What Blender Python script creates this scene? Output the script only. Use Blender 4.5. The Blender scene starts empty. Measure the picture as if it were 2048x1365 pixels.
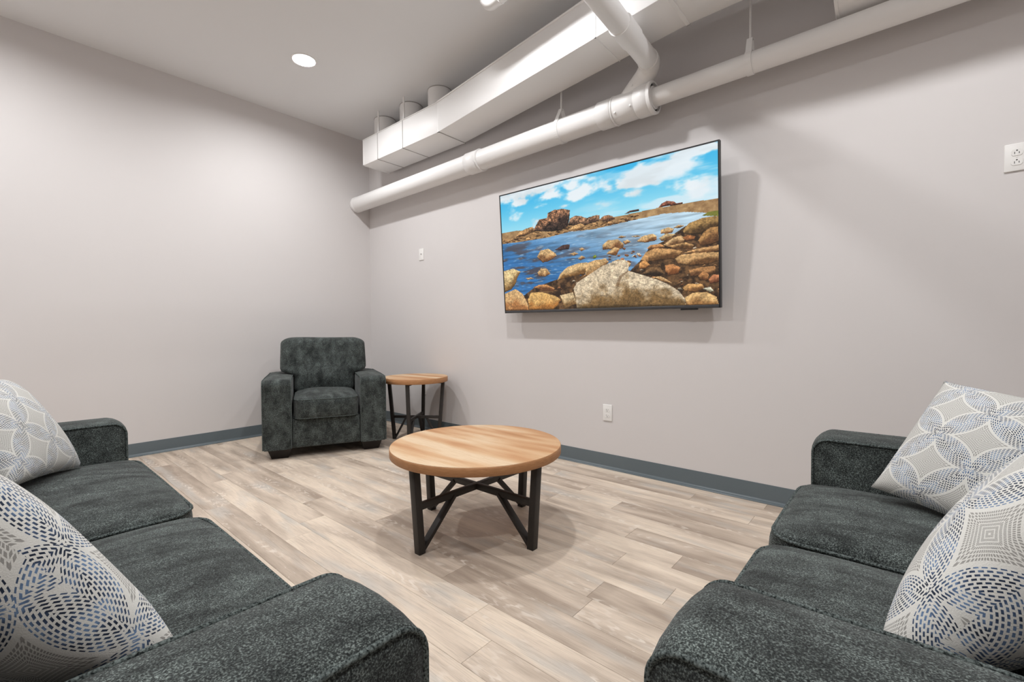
import bpy, bmesh, math, random
import numpy as np
from mathutils import Vector, Matrix
random.seed(7)
rng = np.random.default_rng(11)
S = bpy.context.scene
COL = S.collection

# ------------------------------------------------------------------ camera
CAM = (4.5094, -2.8051, 0.9656)
YAW, PITCH, ROLL, FPX = 0.712658, -0.023975, -0.005858, 906.02
cd = bpy.data.cameras.new('camera'); cam = bpy.data.objects.new('camera', cd); COL.objects.link(cam)
_f = Vector((-math.sin(YAW)*math.cos(PITCH), math.cos(YAW)*math.cos(PITCH), math.sin(PITCH)))
_r = Vector((math.cos(YAW), math.sin(YAW), 0)); _u = _r.cross(_f)
_r2 = _r*math.cos(ROLL) + _u*math.sin(ROLL); _u2 = -_r*math.sin(ROLL) + _u*math.cos(ROLL)
cam.matrix_world = Matrix(((_r2.x, _u2.x, -_f.x, CAM[0]), (_r2.y, _u2.y, -_f.y, CAM[1]), (_r2.z, _u2.z, -_f.z, CAM[2]), (0, 0, 0, 1)))
cd.sensor_fit = 'HORIZONTAL'; cd.sensor_width = 36.0; cd.lens = FPX/2048*36.0
cd.clip_start = 0.05; cd.clip_end = 60
S.camera = cam

# ------------------------------------------------------------------ world, lamps, exposure
w = bpy.data.worlds.new('room_world'); S.world = w; w.use_nodes = True
w.node_tree.nodes['Background'].inputs[0].default_value = (0.9, 0.95, 1, 1)
w.node_tree.nodes['Background'].inputs[1].default_value = 0.05
LAMP_W = 23.8                       # watts of each recessed ceiling lamp
LAMP_COL = (0.985, 0.99, 1.0)
LAMPS = [(1.0, -1.17), (2.83, -1.17), (4.73, -1.17), (1.0, -3.03), (2.83, -3.03), (4.73, -3.03)]
H = 3.05
RX, RY = 6.5, -4.4                  # room: x 0..RX, y RY..0
VS = S.view_settings
VS.view_transform = 'Standard'; VS.look = 'None'; VS.exposure = 0.0; VS.gamma = 1.0; VS.use_curve_mapping = False
S.cycles.max_bounces = 10; S.cycles.diffuse_bounces = 7; S.cycles.glossy_bounces = 4
S.cycles.use_denoising = True
S.cycles.sample_clamp_indirect = 6.0

# ------------------------------------------------------------------ helpers
def lin(c):
    c = c/255.0
    return c/12.92 if c <= 0.04045 else ((c+0.055)/1.055)**2.4
def rgb(r, g, b): return (lin(r), lin(g), lin(b), 1)

def tag(o, label=None, cat=None, group=None, kind=None):
    if label: o['label'] = label
    if cat: o['category'] = cat
    if group: o['group'] = group
    if kind: o['kind'] = kind
    return o
def empty(name, loc=(0, 0, 0), rz=0.0, label=None, cat=None, group=None):
    o = bpy.data.objects.new(name, None); COL.objects.link(o)
    o.location = loc; o.rotation_euler = (0, 0, rz); o.empty_display_size = 0.1
    return tag(o, label, cat, group)
def link(name, me, mat=None, parent=None, smooth=False, loc=None):
    o = bpy.data.objects.new(name, me); COL.objects.link(o)
    if mat is not None and len(me.materials) == 0: me.materials.append(mat)
    if parent is not None: o.parent = parent
    if loc is not None: o.location = loc
    if smooth:
        me.polygons.foreach_set('use_smooth', [True]*len(me.polygons))
    return o
def from_py(name, vs, fs, mat=None, parent=None, smooth=False, loc=None):
    me = bpy.data.meshes.new(name); me.from_pydata([tuple(v) for v in vs], [], fs); me.update()
    return link(name, me, mat, parent, smooth, loc)
def auto_smooth(o, ang=40):
    me = o.data
    bm = bmesh.new(); bm.from_mesh(me)
    bmesh.ops.recalc_face_normals(bm, faces=bm.faces)
    for e in bm.edges:
        e.smooth = not (len(e.link_faces) == 2 and e.calc_face_angle(0) > math.radians(ang))
    for f in bm.faces: f.smooth = True
    bm.to_mesh(me); bm.free()
    return o
class MB:
    """collects vertices and faces of one mesh"""
    def __init__(s): s.v = []; s.f = []
    def add(s, vs, fs):
        n = len(s.v); s.v += [tuple(v) for v in vs]; s.f += [tuple(i+n for i in f) for f in fs]; return s
    def box(s, x0, x1, y0, y1, z0, z1):
        return s.add([(x0, y0, z0), (x1, y0, z0), (x1, y1, z0), (x0, y1, z0), (x0, y0, z1), (x1, y0, z1), (x1, y1, z1), (x0, y1, z1)],
                     [(3, 2, 1, 0), (4, 5, 6, 7), (0, 1, 5, 4), (1, 2, 6, 5), (2, 3, 7, 6), (3, 0, 4, 7)])
    def build(s, name, mat=None, parent=None, bevel=0, seg=2, smooth=None, loc=None):
        o = from_py(name, s.v, s.f, mat, parent, loc=loc)
        if bevel:
            bm = bmesh.new(); bm.from_mesh(o.data)
            bmesh.ops.remove_doubles(bm, verts=bm.verts, dist=1e-6)
            es = [e for e in bm.edges if len(e.link_faces) == 2 and e.calc_face_angle(0) > 0.6]
            bmesh.ops.bevel(bm, geom=es, offset=bevel, segments=seg, affect='EDGES', profile=0.5)
            bm.to_mesh(o.data); bm.free()
        if smooth or (smooth is None and bevel): auto_smooth(o, 50)
        return o
def box(name, x0, x1, y0, y1, z0, z1, mat=None, parent=None, bevel=0, seg=2):
    return MB().box(x0, x1, y0, y1, z0, z1).build(name, mat, parent, bevel, seg)

def axis_coords(h, r, nr, nm):
    a = [-h + r*(1-math.cos(i/nr*math.pi/2)) for i in range(nr)]
    m = list(np.linspace(-(h-r), h-r, nm+1))
    return a + m + [-x for x in reversed(a)]
def soft_box(hx, hy, hz, r, nr=4, nm=(10, 10, 6), deform=None):
    """rounded box, centred, half sizes hx hy hz; returns verts (np) and quads"""
    C = [axis_coords(h, min(r, h*0.98), nr, n) for h, n in zip((hx, hy, hz), nm)]
    idx = {}; vs = []; fs = []
    L = [len(c) for c in C]
    def vid(i, j, k):
        if (i, j, k) not in idx:
            idx[(i, j, k)] = len(vs); vs.append((C[0][i], C[1][j], C[2][k]))
        return idx[(i, j, k)]
    for ax in range(3):
        a, b = [(1, 2), (2, 0), (0, 1)][ax]
        for side in (0, L[ax]-1):
            for i in range(L[a]-1):
                for j in range(L[b]-1):
                    q = []
                    for di, dj in ((0, 0), (1, 0), (1, 1), (0, 1)):
                        t = [0, 0, 0]; t[ax] = side; t[a] = i+di; t[b] = j+dj; q.append(vid(*t))
                    fs.append(tuple(q) if side else tuple(reversed(q)))
    v = np.array(vs); h = np.array([hx, hy, hz]); rr = np.minimum(r, h*0.98)
    inner = np.clip(v, -(h-rr), h-rr); d = (v-inner)/rr; n = np.linalg.norm(d, axis=1)[:, None]
    v = np.where(n > 1e-9, inner + rr*d/np.maximum(n, 1e-9), v)
    if deform is not None: v = deform(v, h)
    return v, fs
def fillet(pts, rad, seg=8):
    P = [Vector(p) for p in pts]; out = [P[0]]
    for i in range(1, len(P)-1):
        a, b, c = P[i-1], P[i], P[i+1]
        u = (a-b).normalized(); v = (c-b).normalized(); ang = u.angle(v)
        if ang > 3.1: out.append(b); continue
        R = rad[i] if isinstance(rad, (list, tuple)) else rad
        t = min(R/math.tan(ang/2), (a-b).length*0.49, (c-b).length*0.49); R = t*math.tan(ang/2)
        cen = b + (u+v).normalized()*(R/math.sin(ang/2))
        s = b+u*t-cen; e = b+v*t-cen; tot = s.angle(e); axn = s.cross(e).normalized()
        for k in range(seg+1):
            out.append(cen + Matrix.Rotation(tot*k/seg, 3, axn) @ s)
    out.append(P[-1]); return out
def tube(mb, pts, r, n=16, caps=True, closed=False):
    P = [Vector(p) for p in pts]; m = len(P); rs = r if isinstance(r, (list, tuple)) else [r]*m
    T = []
    for i in range(m):
        a = P[i-1] if (i or closed) else P[i]; b = P[(i+1) % m] if (i < m-1 or closed) else P[i]
        T.append((b-a).normalized())
    nrm = T[0].orthogonal().normalized(); vs = []; fs = []
    for i in range(m):
        nrm = (nrm - T[i]*nrm.dot(T[i])).normalized(); bn = T[i].cross(nrm)
        for k in range(n):
            a = 2*math.pi*k/n; vs.append(P[i] + (nrm*math.cos(a)+bn*math.sin(a))*rs[i])
    for i in range(m if closed else m-1):
        j = (i+1) % m
        for k in range(n):
            k2 = (k+1) % n; fs.append((i*n+k, i*n+k2, j*n+k2, j*n+k))
    if caps and not closed:
        fs.append(tuple(reversed(range(n)))); fs.append(tuple((m-1)*n+k for k in range(n)))
    mb.add(vs, fs); return mb
def lathe(mb, prof, n=32, origin=(0, 0, 0), axis='z'):
    """prof: list of (radius, height)"""
    vs = []; fs = []
    for (r, h) in prof:
        for k in range(n):
            a = 2*math.pi*k/n; c, s = r*math.cos(a), r*math.sin(a)
            p = (c, s, h) if axis == 'z' else ((h, c, s) if axis == 'x' else (s, h, c))
            vs.append((p[0]+origin[0], p[1]+origin[1], p[2]+origin[2]))
    for i in range(len(prof)-1):
        for k in range(n):
            k2 = (k+1) % n; fs.append((i*n+k, i*n+k2, (i+1)*n+k2, (i+1)*n+k))
    fs.append(tuple(reversed(range(n)))); fs.append(tuple((len(prof)-1)*n+k for k in range(n)))
    mb.add(vs, fs); return mb

# ------------------------------------------------------------------ materials
class NT:
    def __init__(s, name):
        s.m = bpy.data.materials.new(name); s.m.use_nodes = True; s.t = s.m.node_tree; s.n = s.t.nodes
        s.b = s.n['Principled BSDF']
    def node(s, typ, **kw):
        n = s.n.new(typ)
        for k, v in kw.items(): setattr(n, k, v)
        return n
    def put(s, sock, v):
        if isinstance(v, bpy.types.NodeSocket): s.t.links.new(v, sock)
        elif v is not None: sock.default_value = v
    def math(s, op, a, b=None, c=None):
        n = s.node('ShaderNodeMath', operation=op)
        for i, v in enumerate((a, b, c)): s.put(n.inputs[i], v)
        return n.outputs[0]
    def vmath(s, op, a, b=None):
        n = s.node('ShaderNodeVectorMath', operation=op); s.put(n.inputs[0], a); s.put(n.inputs[1], b); return n.outputs[0]
    def obj(s): return s.node('ShaderNodeTexCoord').outputs['Object']
    def rand(s): return s.node('ShaderNodeObjectInfo').outputs['Random']
    def sep(s, v):
        n = s.node('ShaderNodeSeparateXYZ'); s.put(n.inputs[0], v); return n.outputs
    def comb(s, x, y, z):
        n = s.node('ShaderNodeCombineXYZ')
        for i, v in enumerate((x, y, z)): s.put(n.inputs[i], v)
        return n.outputs[0]
    def noise(s, vec, scale, detail=3, rough=0.5, dist=0.0):
        n = s.node('ShaderNodeTexNoise'); s.put(n.inputs['Vector'], vec)
        n.inputs['Scale'].default_value = scale; n.inputs['Detail'].default_value = detail
        n.inputs['Roughness'].default_value = rough; n.inputs['Distortion'].default_value = dist
        return n.outputs[0]
    def ramp(s, fac, stops, interp='LINEAR'):
        n = s.node('ShaderNodeValToRGB'); s.put(n.inputs[0], fac); r = n.color_ramp; r.interpolation = interp
        while len(r.elements) < len(stops): r.elements.new(0.5)
        for e, (p, c) in zip(r.elements, stops):
            e.position = p; e.color = c if len(c) == 4 else (*c, 1)
        return n.outputs[0]
    def mix(s, fac, a, b, mode='MIX'):
        n = s.node('ShaderNodeMix', data_type='RGBA', blend_type=mode)
        s.put(n.inputs[0], fac); s.put(n.inputs[6], a); s.put(n.inputs[7], b); return n.outputs[2]
    def bump(s, h, strength=0.2, dist=0.002):
        n = s.node('ShaderNodeBump'); n.inputs['Strength'].default_value = strength; n.inputs['Distance'].default_value = dist
        s.put(n.inputs['Height'], h); s.put(s.b.inputs['Normal'], n.outputs[0])
    def fin(s, col=None, rough=0.5, metal=0.0, spec=None):
        if col is not None: s.put(s.b.inputs['Base Color'], col)
        s.put(s.b.inputs['Roughness'], rough); s.b.inputs['Metallic'].default_value = metal
        if spec is not None: s.b.inputs['Specular IOR Level'].default_value = spec
        return s.m

def paint(name, c, rough=0.6, var=0.02, bs=260, bstr=0.06):
    t = NT(name); o = t.obj()
    n = t.noise(o, 1.3, 3)
    c2 = tuple(min(1, x*(1-var*2)) for x in c[:3])+(1,)
    col = t.mix(n, c, c2)
    t.bump(t.noise(o, bs, 2), bstr, 0.001)
    return t.fin(col, rough, spec=0.3)

WALL_A = (0.665, 0.638, 0.630, 1)
M_wall = paint('wall_paint', WALL_A, 0.62)
M_ceil = paint('ceiling_paint', (0.80, 0.805, 0.81, 1), 0.7)
M_duct = paint('duct_paint', (0.86, 0.85, 0.84, 1), 0.42, 0.015, 120, 0.05)
M_pipe = paint('pipe_paint', (0.84, 0.83, 0.82, 1), 0.38, 0.015, 160, 0.04)
M_seam = paint('seam_shadow', (0.42, 0.40, 0.385, 1), 0.6)
M_base = paint('rubber_base', rgb(98, 107, 111), 0.28, 0.03, 90, 0.03)
M_plate = paint('outlet_plastic', (0.80, 0.79, 0.77, 1), 0.3, 0.005, 50, 0.0)
M_slot = paint('outlet_slot', (0.04, 0.04, 0.04, 1), 0.6)
M_steel = paint('black_steel', rgb(52, 49, 47), 0.45, 0.08, 400, 0.08)
M_foot = paint('espresso_wood', rgb(30, 25, 23), 0.45, 0.1, 100, 0.05)
M_bezel = paint('tv_bezel', rgb(38, 38, 40), 0.3, 0.05, 100, 0.0)
M_bezel2 = paint('tv_lower_bezel', rgb(70, 70, 72), 0.25, 0.05, 100, 0.0)
M_trim = paint('light_trim', (0.82, 0.81, 0.8, 1), 0.4, 0.0, 50, 0.0)
M_slab = paint('floor_joint', rgb(70, 62, 56), 0.8)

def emis(name, col, st):
    t = NT(name); t.b.inputs['Base Color'].default_value = (0.8, 0.8, 0.8, 1)
    t.b.inputs['Emission Color'].default_value = col; t.b.inputs['Emission Strength'].default_value = st
    return t.m
M_lens = emis('lamp_lens', (1, 0.98, 0.95, 1), 12.0)

def fabric():
    t = NT('slate_chenille'); o = t.obj(); r = t.rand()
    off = t.comb(t.math('MULTIPLY', r, 37.0), t.math('MULTIPLY', r, 19.0), r)
    p = t.vmath('ADD', o, off)
    weave = t.noise(t.vmath('MULTIPLY', p, (1.0, 1.0, 1.0)), 430, 2, 0.6)
    weave2 = t.noise(t.vmath('MULTIPLY', p, (2.2, 0.9, 1.4)), 210, 2, 0.5)
    blot = t.noise(t.vmath('MULTIPLY', p, (2.6, 0.8, 1.5)), 6.5, 4, 0.62, 0.6)
    blot2 = t.noise(p, 22, 3, 0.6)
    sp = t.math('ADD', t.math('MULTIPLY', weave, 0.72), t.math('MULTIPLY', weave2, 0.28))
    fine = t.ramp(sp, [(0.34, rgb(20, 22, 22)), (0.5, rgb(57, 61, 60)), (0.65, rgb(120, 127, 124))])
    b = t.math('ADD', t.math('MULTIPLY', blot, 0.7), t.math('MULTIPLY', blot2, 0.3))
    bl = t.ramp(b, [(0.38, (0.42, 0.43, 0.43)), (0.51, (0.86, 0.88, 0.875)), (0.64, (1.38, 1.43, 1.41))])
    col = t.mix(1.0, fine, bl, 'MULTIPLY')
    t.bump(sp, 0.55, 0.0025)
    t.b.inputs['Sheen Weight'].default_value = 0.12; t.b.inputs['Sheen Roughness'].default_value = 0.5
    return t.fin(col, 0.92, spec=0.1)
M_fab = fabric()
def fabric_pipe():
    t = NT('slate_piping'); o = t.obj()
    n = t.noise(o, 300, 2, 0.6)
    col = t.ramp(n, [(0.35, rgb(26, 30, 30)), (0.65, rgb(104, 112, 110))])
    t.bump(n, 0.5, 0.002)
    return t.fin(col, 0.95, spec=0.1)
M_piping = fabric_pipe()

def floor_mat():
    t = NT('vinyl_plank'); o = t.obj(); r = t.rand()
    off = t.comb(t.math('MULTIPLY', r, 91.0), t.math('MULTIPLY', r, 57.0), t.math('MULTIPLY', r, 13.0))
    p = t.vmath('ADD', o, off)
    big = t.noise(t.vmath('MULTIPLY', p, (1.1, 7.0, 1.0)), 1.6, 3, 0.55, 0.3)
    tone = t.math('ADD', t.math('MULTIPLY', big, 0.85), t.math('MULTIPLY', t.math('SUBTRACT', r, 0.5), 0.22))
    col = t.ramp(tone, [(0.22, rgb(160, 144, 129)), (0.36, rgb(186, 170, 154)), (0.46, rgb(206, 190, 173)), (0.58, rgb(221, 205, 186)), (0.72, rgb(210, 200, 188))])
    # greyish washed zones
    gz = t.noise(t.vmath('MULTIPLY', p, (1.0, 4.5, 1.0)), 2.3, 2, 0.5)
    col = t.mix(t.ramp(gz, [(0.56, (0, 0, 0)), (0.72, (0.75, 0.75, 0.75))]), col, rgb(184, 179, 172))
    # fine grain
    gr = t.noise(t.vmath('MULTIPLY', p, (3.0, 85.0, 1.0)), 3.2, 4, 0.65, 0.4)
    col = t.mix(t.ramp(gr, [(0.30, (0.40, 0.40, 0.40)), (0.52, (0, 0, 0))]), col, rgb(134, 119, 107))
    # cathedral figure: distorted rings with pale crackle
    wv = t.node('ShaderNodeTexWave', wave_type='RINGS', rings_direction='Y', wave_profile='SIN')
    t.put(wv.inputs['Vector'], t.vmath('MULTIPLY', p, (1.3, 11.0, 1.0)))
    wv.inputs['Scale'].default_value = 3.6; wv.inputs['Distortion'].default_value = 9.0
    wv.inputs['Detail'].default_value = 2.5; wv.inputs['Detail Scale'].default_value = 1.1
    fz = t.noise(t.vmath('MULTIPLY', p, (1.5, 9.0, 1.0)), 1.9, 2, 0.5)
    m1 = t.ramp(wv.outputs['Fac'], [(0.62, (0, 0, 0)), (0.9, (1, 1, 1))])
    m2 = t.ramp(fz, [(0.54, (0, 0, 0)), (0.70, (0.6, 0.6, 0.6))])
    col = t.mix(t.mix(1.0, m1, m2, 'MULTIPLY'), col, rgb(226, 216, 204))
    # small white flecks
    fl = t.noise(t.vmath('MULTIPLY', p, (1.0, 3.0, 1.0)), 42, 3, 0.7)
    fl2 = t.noise(t.vmath('MULTIPLY', p, (1.0, 3.0, 1.0)), 3.0, 1)
    mf = t.mix(1.0, t.ramp(fl, [(0.66, (0, 0, 0)), (0.72, (0.8, 0.8, 0.8))]), t.ramp(fl2, [(0.55, (0, 0, 0)), (0.65, (1, 1, 1))]), 'MULTIPLY')
    col = t.mix(mf, col, rgb(232, 226, 218))
    t.bump(gr, 0.12, 0.0012)
    return t.fin(col, t.math('ADD', 0.42, t.math('MULTIPLY', gr, 0.16)), spec=0.35)
M_floor = floor_mat()

def table_wood(edge=False):
    t = NT('table_edge_band' if edge else 'table_oak'); o = t.obj(); r = t.rand()
    p = t.vmath('ADD', o, t.comb(t.math('MULTIPLY', r, 5.0), t.math('MULTIPLY', r, 3.0), 0.0))
    if edge:
        g = t.noise(t.vmath('MULTIPLY', p, (1.0, 1.0, 22.0)), 30, 4, 0.65)
        col = t.ramp(g, [(0.3, rgb(150, 105, 68)), (0.7, rgb(186, 137, 95))])
        t.bump(g, 0.2, 0.001)
        return t.fin(col, 0.5, spec=0.3)
    band = t.noise(t.vmath('MULTIPLY', p, (1.1, 6.0, 1.0)), 1.7, 1.5, 0.5, 0.2)
    col = t.ramp(band, [(0.30, rgb(168, 120, 78)), (0.43, rgb(186, 142, 102)), (0.54, rgb(200, 166, 129)), (0.66, rgb(210, 186, 155))])
    g = t.noise(t.vmath('MULTIPLY', p, (2.5, 60, 1.0)), 4.5, 4, 0.65, 0.3)
    col = t.mix(t.ramp(g, [(0.32, (0.38, 0.38, 0.38)), (0.52, (0, 0, 0))]), col, rgb(164, 116, 76))
    t.bump(g, 0.1, 0.001)
    return t.fin(col, 0.5, spec=0.3)
M_oak = table_wood(); M_oak_edge = table_wood(True)

def pillow_mat():
    """off-white print: blue dashed leaf shapes, grey dotted ground between them"""
    t = NT('pillow_print'); o = t.obj(); r = t.rand(); m = t.math
    uvn = t.node('ShaderNodeUVMap', uv_map='cloth').outputs[0]
    x0, z0, y0 = t.sep(uvn)
    wob = t.noise(uvn, 5.0, 1)
    a = m('ADD', m('MULTIPLY', r, 6.0), 0.5)
    ca, sa = m('COSINE', a), m('SINE', a)
    u = m('SUBTRACT', m('MULTIPLY', x0, ca), m('MULTIPLY', z0, sa)); v = m('ADD', m('MULTIPLY', x0, sa), m('MULTIPLY', z0, ca))
    K = 7.2
    u = m('ADD', m('ADD', m('MULTIPLY', u, K), m('MULTIPLY', wob, 0.16)), 20.37); v = m('ADD', m('MULTIPLY', v, K), 20.61)
    qx = m('SUBTRACT', m('FRACT', u), 0.5); qy = m('SUBTRACT', m('FRACT', v), 0.5)
    ax, ay = m('ABSOLUTE', qx), m('ABSOLUTE', qy)
    def ln(p, q): return m('SQRT', m('ADD', m('MULTIPLY', p, p), m('MULTIPLY', q, q)))
    R = 0.722
    d0 = ln(qx, qy); ex = m('SUBTRACT', R, ln(m('SUBTRACT', ax, 1.0), ay)); ey = m('SUBTRACT', R, ln(ax, m('SUBTRACT', ay, 1.0)))
    e = m('MAXIMUM', ex, ey)
    depth = m('MINIMUM', e, m('SUBTRACT', R, d0))
    leaf = m('GREATER_THAN', e, 0.0)
    isx = m('GREATER_THAN', ex, ey)
    # leaf dashes
    wr = 0.031
    row = m('FLOOR', m('DIVIDE', depth, wr)); fr = m('FRACT', m('DIVIDE', depth, wr))
    along = m('ADD', m('MULTIPLY', isx, qy), m('MULTIPLY', m('SUBTRACT', 1.0, isx), qx))
    along = m('ADD', m('MULTIPLY', along, 16.5), m('MULTIPLY', row, 0.5))
    dash = m('MULTIPLY', m('LESS_THAN', m('ABSOLUTE', m('SUBTRACT', fr, 0.5)), 0.27), m('LESS_THAN', m('FRACT', along), 0.66))
    dash = m('MULTIPLY', dash, m('GREATER_THAN', depth, 0.012))
    # ground dots
    dd = m('MULTIPLY', e, -1.0); wd = 0.034
    row2 = m('FLOOR', m('DIVIDE', dd, wd)); fr2 = m('FRACT', m('DIVIDE', dd, wd))
    ang = m('ARCTAN2', qy, qx)
    al2 = m('ADD', m('MULTIPLY', ang, 10.5), m('MULTIPLY', row2, 0.5))
    dot = m('MULTIPLY', m('LESS_THAN', m('ABSOLUTE', m('SUBTRACT', fr2, 0.5)), 0.35), m('LESS_THAN', m('FRACT', al2), 0.66))
    dot = m('MULTIPLY', dot, m('GREATER_THAN', dd, 0.03))
    cl = t.noise(o, 38, 2)
    base = t.mix(t.noise(o, 500, 2), rgb(200, 199, 194), rgb(213, 212, 207))
    blue = t.ramp(cl, [(0.38, rgb(38, 46, 62)), (0.5, rgb(62, 78, 104)), (0.64, rgb(104, 128, 160))])
    c1 = t.mix(dash, base, blue); c2 = t.mix(m('MULTIPLY', dot, 0.9), base, rgb(138, 136, 132))
    col = t.mix(leaf, c2, c1)
    t.bump(t.noise(o, 700, 2), 0.35, 0.0015)
    t.b.inputs['Sheen Weight'].default_value = 0.1
    return t.fin(col, 0.9, spec=0.1)
M_pillow = pillow_mat()

# ------------------------------------------------------------------ the room
def struct(o): o['kind'] = 'structure'; return o
struct(box('wall_left', -0.12, 0, RY-0.12, 0.12, 0, H+0.1, M_wall))
struct(box('wall_back', 0, RX, 0, 0.12, 0, H+0.1, M_wall))
struct(box('wall_right', RX, RX+0.12, RY-0.12, 0.12, 0, H+0.1, M_wall))
struct(box('wall_front', 0, RX, RY-0.12, RY, 0, H+0.1, M_wall))
CAN_R, CAN_D = 0.080, 0.018          # recess of each ceiling lamp
bm = bmesh.new(); loops = [[(0, RY), (RX, RY), (RX, 0), (0, 0)]]
for (lx, ly) in LAMPS: loops.append([(lx+CAN_R*math.cos(k*math.pi/24), ly+CAN_R*math.sin(k*math.pi/24)) for k in range(48)])
es = []
for lp in loops:
    v = [bm.verts.new((px, py, H)) for px, py in lp]
    es += [bm.edges.new((v[k], v[(k+1) % len(v)])) for k in range(len(v))]
bmesh.ops.triangle_fill(bm, use_beauty=True, use_dissolve=False, edges=es, normal=(0, 0, -1))
me = bpy.data.meshes.new('ceiling'); bm.to_mesh(me); bm.free()
cmb = MB(); cmb.v = [tuple(v.co) for v in me.vertices]; cmb.f = [tuple(p.vertices) for p in me.polygons]
cmb.box(0, RX, RY, 0, H+0.045, H+0.12)
struct(cmb.build('ceiling', M_ceil))
floor = struct(box('floor', -0.12, RX+0.12, RY-0.12, 0.12, -0.06, -0.006, M_slab))

PW, PL = 0.13, 1.19
known = {-0.11: 3.60, -0.50: 3.327, -0.63: 2.98, -0.76: 3.54, -1.15: 1.50, -1.54: 3.157, -1.67: 3.413, -1.80: 3.55, -0.24: 2.75, -0.37: 3.05, -0.89: 2.62, -1.93: 2.86}
edges = [0.0]; y = -0.11
while y > RY: edges.append(round(y, 3)); y -= PW
edges.append(RY)
shared = {}
def plank_mesh(L, W):
    key = (round(L, 3), round(W, 3))
    if key in shared: return shared[key]
    g = 0.0004; b = 0.0007
    x, yy = L/2-g, W/2-g
    vs = [(-x, -yy, -0.006), (x, -yy, -0.006), (x, yy, -0.006), (-x, yy, -0.006),
          (-x, -yy, -b), (x, -yy, -b), (x, yy, -b), (-x, yy, -b),
          (-x+b, -yy+b, 0), (x-b, -yy+b, 0), (x-b, yy-b, 0), (-x+b, yy-b, 0)]
    fs = [(3, 2, 1, 0), (8, 9, 10, 11)]
    for i in range(4):
        j = (i+1) % 4; fs += [(i, j, 4+j, 4+i), (4+i, 4+j, 8+j, 8+i)]
    me = bpy.data.meshes.new('plank'); me.from_pydata(vs, [], fs); me.materials.append(M_floor)
    shared[key] = me; return me
for i in range(len(edges)-1):
    ya, yb = edges[i], edges[i+1]
    if ya-yb < 0.01: continue
    j0 = known.get(ya, random.uniform(0, PL)); j0 = j0 % PL
    xs = [0.0]+[j0+k*PL for k in range(8) if 0.02 < j0+k*PL < RX-0.02]+[RX]
    for a, b in zip(xs[:-1], xs[1:]):
        p = bpy.data.objects.new('plank', plank_mesh(b-a, ya-yb)); COL.objects.link(p)
        p.parent = floor; p.location = ((a+b)/2, (ya+yb)/2, 0)

# rubber cove base
def cove(name, pts_fn, L):
    prof = [(0, 0.1016), (0.0025, 0.1010), (0.0032, 0.099), (0.0032, 0.022), (0.0048, 0.0145), (0.0095, 0.0095), (0.017, 0.0070), (0.026, 0.0055), (0.0275, 0.0040), (0.0275, 0.0), (0, 0)]
    vs = []; n = len(prof); st = np.arange(0, L+1e-6, L/6)
    for s in st:
        for (o_, z) in prof: vs.append(pts_fn(s, o_, z))
    fs = []
    for k in range(len(st)-1):
        for i in range(n):
            i2 = (i+1) % n; fs.append((k*n+i, k*n+i2, (k+1)*n+i2, (k+1)*n+i))
    fs += [tuple(range(n)), tuple(reversed([(len(st)-1)*n+i for i in range(n)]))]
    o = from_py(name, vs, fs, M_base); auto_smooth(o, 35); return struct(o)
cove('baseboard_left', lambda s, o, z: (o, -s, z), -RY)
cove('baseboard_back', lambda s, o, z: (0.0275+s, -o, z), RX-0.0275)

# ------------------------------------------------------------------ ceiling lamps
lamp_labels = ['lit round recessed ceiling light, above the corner with the armchair', 'round recessed ceiling light straight above the coffee table',
               'round recessed ceiling light above the loveseat', 'round recessed ceiling light near the left wall behind the sofa end',
               'round recessed ceiling light above the long sofa', 'round recessed ceiling light behind the camera']
for (x, y), lb in zip(LAMPS, lamp_labels):
    e = empty('ceiling_light', (x, y, H), 0, lb, 'ceiling light', 'recessed ceiling lights')
    mb = MB(); n = 48
    prof = [(0.094, -0.0002), (0.093, -0.003), (CAN_R+0.001, -0.003), (CAN_R-0.002, 0.0), (CAN_R-0.002, CAN_D)]
    vs = [(r_*math.cos(2*math.pi*k/n), r_*math.sin(2*math.pi*k/n), h_) for r_, h_ in prof for k in range(n)]
    fs = [(i*n+k, i*n+(k+1) % n, (i+1)*n+(k+1) % n, (i+1)*n+k) for i in range(len(prof)-1) for k in range(n)]
    mb.add(vs, fs).build('trim_ring', M_trim, e, smooth=True)
    mb = MB(); lathe(mb, [(CAN_R-0.001, CAN_D+0.004), (CAN_R-0.001, CAN_D), (CAN_R-0.006, CAN_D-0.001)], 48); mb.build('lens', M_lens, e, smooth=True)
    ld = bpy.data.lights.new('lamp', 'AREA'); ld.shape = 'DISK'; ld.size = 0.118; ld.energy = LAMP_W; ld.color = LAMP_COL
    lo = bpy.data.objects.new('lamp', ld); COL.objects.link(lo); lo.parent = e; lo.location = (0, 0, CAN_D-0.003)

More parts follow.
